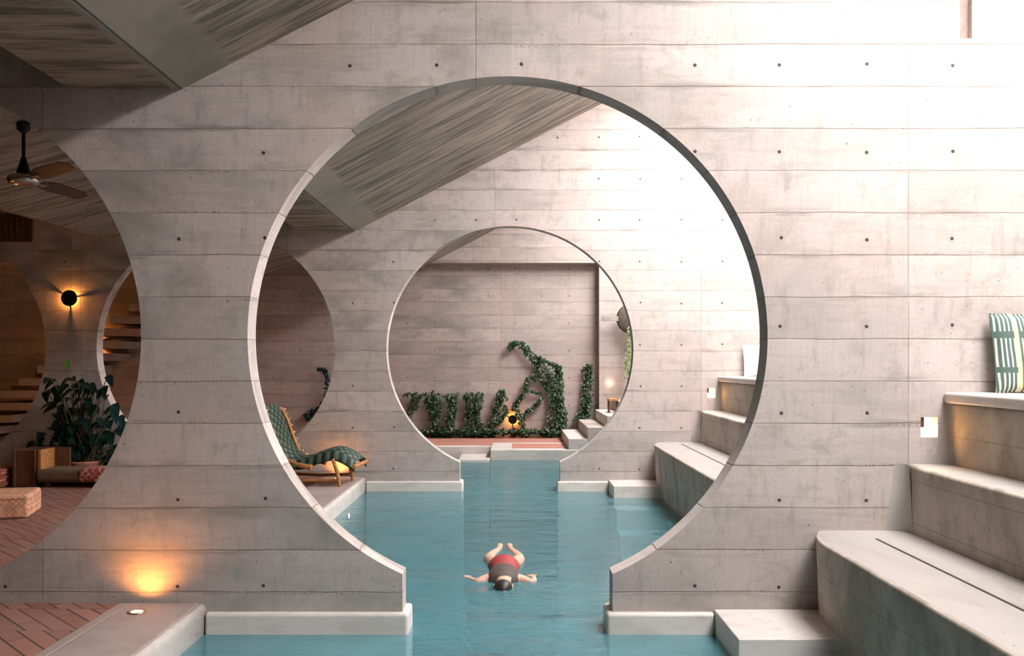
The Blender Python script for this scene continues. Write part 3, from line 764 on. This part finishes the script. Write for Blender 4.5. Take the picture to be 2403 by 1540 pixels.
pouf('red diamond-patterned floor cushion at the left frame edge beside the daybed', -7.12, 12.0, 0, .62, .5, .26, 0, RUG, 'patterned floor cushions')
pouf('peach patterned block cushion lit orange on the brick floor at left', -5.68, 9.72, 0, .80, .62, .26, 16, PEACH, 'patterned floor cushions')
# unseen lamps added off to the side to give the left room orange light
GLOBE = emit('globe_glow', (1.,.5,.18), 12.)
for lx, ly, pw, lb in ((-6.9, 8.7, 9, 'added unseen amber globe lamp on the brick floor beyond the left frame edge, nearer one'), (-9.4, 15.2, 42, 'added unseen amber globe lamp by the plank wall beyond the left frame edge, farther one')):
    r = thing('added_lamp', lb, 'lamp', (lx, ly, 0), 'added amber floor lamps')
    mb = MB(); mb.lathe([(.12,.0),(.12,.02),(.015,.03)], lx, ly, .001, 24); mb.build('base', BLACKM, r)
    mb = MB(); mb.tube([(lx,ly,.02),(lx,ly,.72)], .012, 10); mb.build('pole', BLACKM, r)
    mb = MB(); mb.ell((lx,ly,.80), (.09,.09,.09), 20, 12); mb.build('globe', GLOBE, r)
    lamp('POINT', (lx, ly, .93), pw, (1.,.42,.12), .05)

# ------------------------------------------------------------------ woven lounger beside the far pool
def weave(name):
    t = NT(name); uvn = t.n('ShaderNodeUVMap'); sx = t.n('ShaderNodeSeparateXYZ'); t.l(uvn.outputs[0], sx.inputs[0]); x, y = sx.outputs[0], sx.outputs[1]; z = 0.
    a = t.math('FLOOR', t.math('DIVIDE', x, .062)); b = t.math('FLOOR', t.math('DIVIDE', y, .075))
    ch = t.math('MODULO', t.math('ABSOLUTE', t.math('ADD', a, b)), 2.)
    fa = t.math('ABSOLUTE', t.math('SUBTRACT', t.math('FRACT', t.math('DIVIDE', x, .062)), .5)); fb = t.math('ABSOLUTE', t.math('SUBTRACT', t.math('FRACT', t.math('DIVIDE', y, .075)), .5))
    ed = t.rng(t.math('MAXIMUM', fa, fb), .40, .5, 0, 1)
    nz = t.noise(t.comb(x,y,z), 60., 2)
    col = t.mix(ch, (.005,.007,.006), (.055,.115,.075)); col = t.mix(t.math('MULTIPLY', ed, .8), col, (.008,.01,.008)); col = t.mix(t.rng(nz,.5,.8,0,.25), col, (.2,.3,.22))
    return t.bsdf(col, .6, t.math('SUBTRACT', t.math('MULTIPLY', ch, .6), ed), .6, .006)
STUD = plain('stud_wood', (.75,.42,.22), .5)
def lounger():
    W = .62; M = Matrix.Translation((-2.13, 11.95, .002)) @ Matrix.Rotation(math.radians(-6), 4, 'Z')   # local: x to the head is negative
    r = thing('woven_lounger', 'curved wooden lounger with dark green woven strap seat on the far ledge', 'lounger', (-2.7, 12.0, 0))
    prof = catmull([(0,0,.30),(-.10,0,.385),(-.28,0,.46),(-.48,0,.42),(-.68,0,.345),(-.86,0,.34),(-1.0,0,.45),(-1.10,0,.66),(-1.18,0,.88),(-1.26,0,1.04)], 7)
    n = len(prof); mv = 16
    def S(i, v, off=0.):
        p = prof[i]; k = (v*2-1)
        edge = max(0, abs(k)-.78)/.22
        q = Vector((p.x, v*W, p.z + .055*(1-k*k) - .10*edge**2)); 
        return M @ Vector((q.x, q.y, q.z-off))
    mb = MB()
    g = [[S(i, v/mv) for v in range(mv+1)] for i in range(n)]
    g2 = [[S(i, v/mv, .014) for v in range(mv+1)] for i in range(n)]
    def sheet(g, fl):
        vs = [p for row in g for p in row]; k = mv+1
        mb.add(vs, [(i*k+j, i*k+j+1, (i+1)*k+j+1, (i+1)*k+j)[::fl] for i in range(n-1) for j in range(mv)], 0, True)
    sheet(g, 1); sheet(g2, -1)
    ws = mb.build('woven_seat', weave('green_webbing'), r)
    arc = [0]
    for i in range(1, n): arc.append(arc[-1]+(prof[i]-prof[i-1]).length)
    uv = ws.data.uv_layers.new(name='UVMap'); nv = n*(mv+1)
    for lp in ws.data.loops:
        q = lp.vertex_index % nv; uv.data[lp.index].uv = (arc[q//(mv+1)]+5, (q % (mv+1))/mv*W)
    for v, nm in ((.10, 'side_rail'), (.985, 'side_rail')):
        mb = MB(); mb.tube([M @ Vector((p.x + (.028 if p.x < -1. else 0)*(v > .5), v*W, p.z-(.06 if v < .5 else .04))) for p in prof], .024, 10)
        sr = mb.build(nm, WOOD, r)
        if v > .5:
            for i in range(n//2, n-1, 3):
                m2 = MB(); m2.ell(M @ Vector((prof[i].x+.048, v*W+.02, prof[i].z-.01)), (.015,.015,.015), 10, 7); ch = m2.build('strap_stud', STUD, sr); ch.location = (0,0,0)
    for i in (0, n-1):
        mb = MB(); mb.tube([M @ Vector((prof[i].x, v*W, prof[i].z-.03)) for v in (-.06, 1.06)], .028, 12); mb.build('cross_bar', WOOD, r)
    for v in (0.0, 1.0):
        mb = MB(); mb.tube([M @ Vector((-.30, v*W, .37)), M @ Vector((-.235, v*W, .19)), M @ Vector((-.20, v*W, .0))], [.022,.026,.022], 10); mb.build('leg', WOOD, r)
        mb = MB(); mb.tube([M @ Vector((-1.02, v*W, .40)), M @ Vector((-1.05, v*W, .2)), M @ Vector((-1.12, v*W, .0))], [.022,.026,.022], 10); mb.build('leg', WOOD, r)
        mb = MB(); mb.tube([M @ Vector((-.22, v*W, .085)), M @ Vector((-.7, v*W, .07)), M @ Vector((-1.09, v*W, .085))], .024, 10); mb.build('stretcher', WOOD, r)
        # splayed lower rail whose rounded end points forward
        mb = MB(); mb.tube([M @ Vector((-.92, v*W-.03, .36)), M @ Vector((-.78, v*W-.035, .29)), M @ Vector((-.58, v*W-.04, .255))], [.02,.028,.04], 12); mb.build('brace', WOOD, r)
lounger()

# ------------------------------------------------------------------ swimmer
SKIN = plain('skin', (.62,.38,.28), .5, .08, 14)
RED = plain('red_swimsuit', (.33,.035,.04), .6, .15, 20)
DARKS = plain('dark_fabric', (.075,.055,.05), .7, .2, 20)
HAIR = plain('dark_hair', (.020,.016,.014), .45, .3, 30, (8,1,8))
def swimmer():
    z = WATER - .022; cx = -.075
    r = thing('swimmer', 'person swimming face down towards the viewer, red swimwear and dark top', 'person', (cx, 8.1, z))
    # skeleton: connected joints with radii, rooted at the pelvis
    V_ = []; E = []; Rr = []
    def add(p, rad, par=None):
        V_.append(Vector((cx+p[0], p[1], z+p[2]))); Rr.append(rad if isinstance(rad, tuple) else (rad, rad))
        if par is not None: E.append((par, len(V_)-1))
        return len(V_)-1
    pel = add((0,8.22,.005), (.134,.104)); wa = add((0,8.03,.01), (.105,.086), pel); ch = add((0,7.82,.02), (.124,.098), wa); up = add((0,7.67,.03), (.116,.082), ch)
    nk = add((0,7.56,.035), (.052,.052), up); hd = add((0,7.46,.015), (.075,.085), nk); ht = add((0,7.36,-.004), (.06,.07), hd)
    for s in (-1, 1):
        hp = add((s*.085,8.29,.005), (.088,.088), pel); mt = add((s*.125,8.44,.0), (.080,.080), hp); kn = add((s*.15,8.62,.0), (.055,.055), mt)
        cf = add((s*.115,8.80,.0), (.050,.050), kn); an = add((s*.060,8.98,.015), (.030,.030), cf)
        hl = add((s*.055,9.03,.012), (.030,.034), an); ft = add((s*.050,9.13,.02), (.036,.020), hl); toe = add((s*.048,9.20,.028), (.028,.012), ft)
    arms = {-1: [((-.15,7.70,.03),.048), ((-.195,7.67,.02),.041), ((-.225,7.66,.012),.035), ((-.27,7.72,.012),.029), ((-.305,7.79,.012),.021)],
             1: [((.15,7.70,.03),.048), ((.20,7.66,.02),.041), ((.245,7.64,.012),.035), ((.27,7.72,.014),.029), ((.265,7.80,.016),.021)]}
    for s in (-1, 1):
        par = up
        for p, rad in arms[s]: par = add(p, rad, par)
        w = V_[par] - Vector((cx,0,z)); pm = Vector(arms[s][-1][0]); pv = Vector(arms[s][-2][0]); d = (pm-pv).normalized(); sd = Vector((d.y, -d.x, 0))*(1)
        palm = add(tuple(pm+d*.055), (.036,.014), par)
        for k, (o, L) in enumerate(((-.028,.058),(-.010,.068),(.009,.064),(.027,.050))):
            f1 = add(tuple(pm+d*.095+sd*o), .0095, palm); f2 = add(tuple(pm+d*(.095+L*.55)+sd*o*1.25+Vector((0,0,-.006))), .0085, f1); add(tuple(pm+d*(.095+L)+sd*o*1.4+Vector((0,0,-.018))), .007, f2)
        t1 = add(tuple(pm+d*.045-sd*s*.042), .011, palm); add(tuple(pm+d*.085-sd*s*.062), .009, t1)
    me = bpy.data.meshes.new('body'); me.from_pydata(V_, E, []); me.materials.append(SKIN)
    o = bpy.data.objects.new('body', me); C.objects.link(o)
    m = o.modifiers.new('skin', 'SKIN'); m.use_smooth_shade = True; m.branch_smoothing = .3
    for i, sv in enumerate(me.skin_vertices[0].data): sv.radius = Rr[i]; sv.use_root = (i == 0)
    s_ = o.modifiers.new('sub', 'SUBSURF'); s_.levels = 2; s_.render_levels = 2
    bpy.context.view_layer.update(); dg = bpy.context.evaluated_depsgraph_get()
    me2 = bpy.data.meshes.new_from_object(o.evaluated_get(dg)); o.modifiers.clear(); o.data = me2
    for p in me2.polygons: p.use_smooth = True
    o.parent = r; o.location = -Vector(r.location)
    # face under the water: brow, nose, chin and ears on the head
    mb = MB(); mb.ell((cx,7.42,z-.055), (.012,.022,.020)); mb.build('nose', SKIN, r)
    for s in (-1, 1):
        mb = MB(); mb.ell((cx+s*.030,7.40,z-.042), (.012,.011,.009), 10, 8); mb.build('eye', plain('eye_white', (.7,.68,.65), .3, .05), r)
        mb = MB(); mb.ell((cx+s*.078,7.46,z+.02), (.010,.024,.030), 10, 8); mb.build('ear', SKIN, r)
    mb = MB(); mb.ell((cx,7.47,z-.055), (.024,.008,.008), 10, 6); mb.build('mouth', plain('lips', (.45,.16,.14), .5), r)
    # garments wrap the trunk
    def wrap(name, mat, rings, n=24):
        mb = MB(); vs = []
        for (y, zc_, rx, rz) in rings:
            for k in range(n):
                q = 2*PI*k/n; vs.append((cx+rx*.92*math.cos(q), y, z+zc_+rz*math.sin(q)))
        mb.add(vs, [(i*n+k, i*n+(k+1) % n, (i+1)*n+(k+1) % n, (i+1)*n+k) for i in range(len(rings)-1) for k in range(n)], 0, True)
        return mb.build(name, mat, r)
    wrap('red_swimsuit', RED, [(8.40,.01,.07,.060),(8.36,.012,.115,.088),(8.30,.012,.150,.106),(8.22,.012,.162,.114),(8.12,.012,.143,.104),(8.03,.012,.130,.098),(7.93,.014,.135,.102),(7.88,.016,.140,.106)])
    wrap('dark_top', DARKS, [(7.90,.018,.142,.109),(7.82,.020,.152,.112),(7.74,.024,.162,.106),(7.67,.028,.160,.094),(7.62,.030,.125,.074),(7.585,.033,.07,.058)])
    mb = MB(); mb.ell((cx,7.43,z+.026), (.078,.10,.066), 18, 12); mb.ell((cx,7.345,z-.018), (.052,.05,.05), 14, 10); mb.build('hair', HAIR, r)
swimmer()

# ------------------------------------------------------------------ daylight, camera, view
SKY = 27.5
w = bpy.data.worlds.new('sky'); sc.world = w; w.use_nodes = True; nt = w.node_tree; nt.nodes.clear()
o = nt.nodes.new('ShaderNodeOutputWorld'); b = nt.nodes.new('ShaderNodeBackground'); b.inputs[1].default_value = 1.0
# hazy sky: brightest low down, dimmer overhead, a little brighter behind the viewer
tc = nt.nodes.new('ShaderNodeTexCoord'); sp = nt.nodes.new('ShaderNodeSeparateXYZ'); cr = nt.nodes.new('ShaderNodeValToRGB')
def wm(op, a, b_):
    m = nt.nodes.new('ShaderNodeMath'); m.operation = op
    for k_, v_ in enumerate((a, b_)):
        if hasattr(v_, 'is_output'): nt.links.new(v_, m.inputs[k_])
        else: m.inputs[k_].default_value = v_
    return m.outputs[0]
nt.links.new(tc.outputs['Generated'], sp.inputs[0]); nt.links.new(sp.outputs[2], cr.inputs[0])
e = cr.color_ramp.elements
e[0].position = .0; e[0].color = (.9,.9,.9,1); e[1].position = 1.; e[1].color = (.42,.42,.42,1)
q_ = e.new(.5); q_.color = (.85,.85,.85,1); q_ = e.new(.8); q_.color = (.60,.60,.60,1)
b.inputs[0].default_value = (1., .955, .935, 1)
nt.links.new(wm('MULTIPLY', wm('MULTIPLY', cr.outputs[0], wm('ADD', wm('MULTIPLY', sp.outputs[1], -.55), 1.)), SKY), b.inputs[1])
nt.links.new(b.outputs[0], o.inputs[0])
w.cycles.sampling_method = 'MANUAL'; w.cycles.sample_map_resolution = 128
for y0, y1 in ((.4, Y1), (Y1+TH, Y2), (Y2+TH, Y3)):
    l = bpy.data.lights.new('sky_portal', 'AREA'); l.shape = 'RECTANGLE'; l.size = XR-XE; l.size_y = y1-y0; l.energy = 1; l.cycles.is_portal = True
    p = bpy.data.objects.new('sky_portal', l); C.objects.link(p); p.location = ((XR+XE)/2, (y0+y1)/2, TOP-.01)

cam = bpy.data.cameras.new('camera'); co = bpy.data.objects.new('camera', cam); C.objects.link(co)
co.location = (0, 0, EYE); co.rotation_euler = (PI/2, 0, 0)
cam.sensor_width = 36; cam.sensor_fit = 'HORIZONTAL'; cam.lens = F/2403*36; cam.shift_x = 0.0; cam.shift_y = (VY-770)/2403
cam.clip_start = .05; cam.clip_end = 200
sc.camera = co
sc.view_settings.view_transform = 'Standard'; sc.view_settings.look = 'None'; sc.view_settings.gamma = 1; sc.view_settings.use_curve_mapping = False
sc.view_settings.exposure = 0.6
sc.cycles.use_denoising = True; sc.cycles.use_light_tree = False
sc.cycles.use_adaptive_sampling = True; sc.cycles.adaptive_threshold = .05
sc.cycles.max_bounces = 8; sc.cycles.diffuse_bounces = 4; sc.cycles.glossy_bounces = 3; sc.cycles.transparent_max_bounces = 10
sc.cycles.sample_clamp_indirect = 6.0
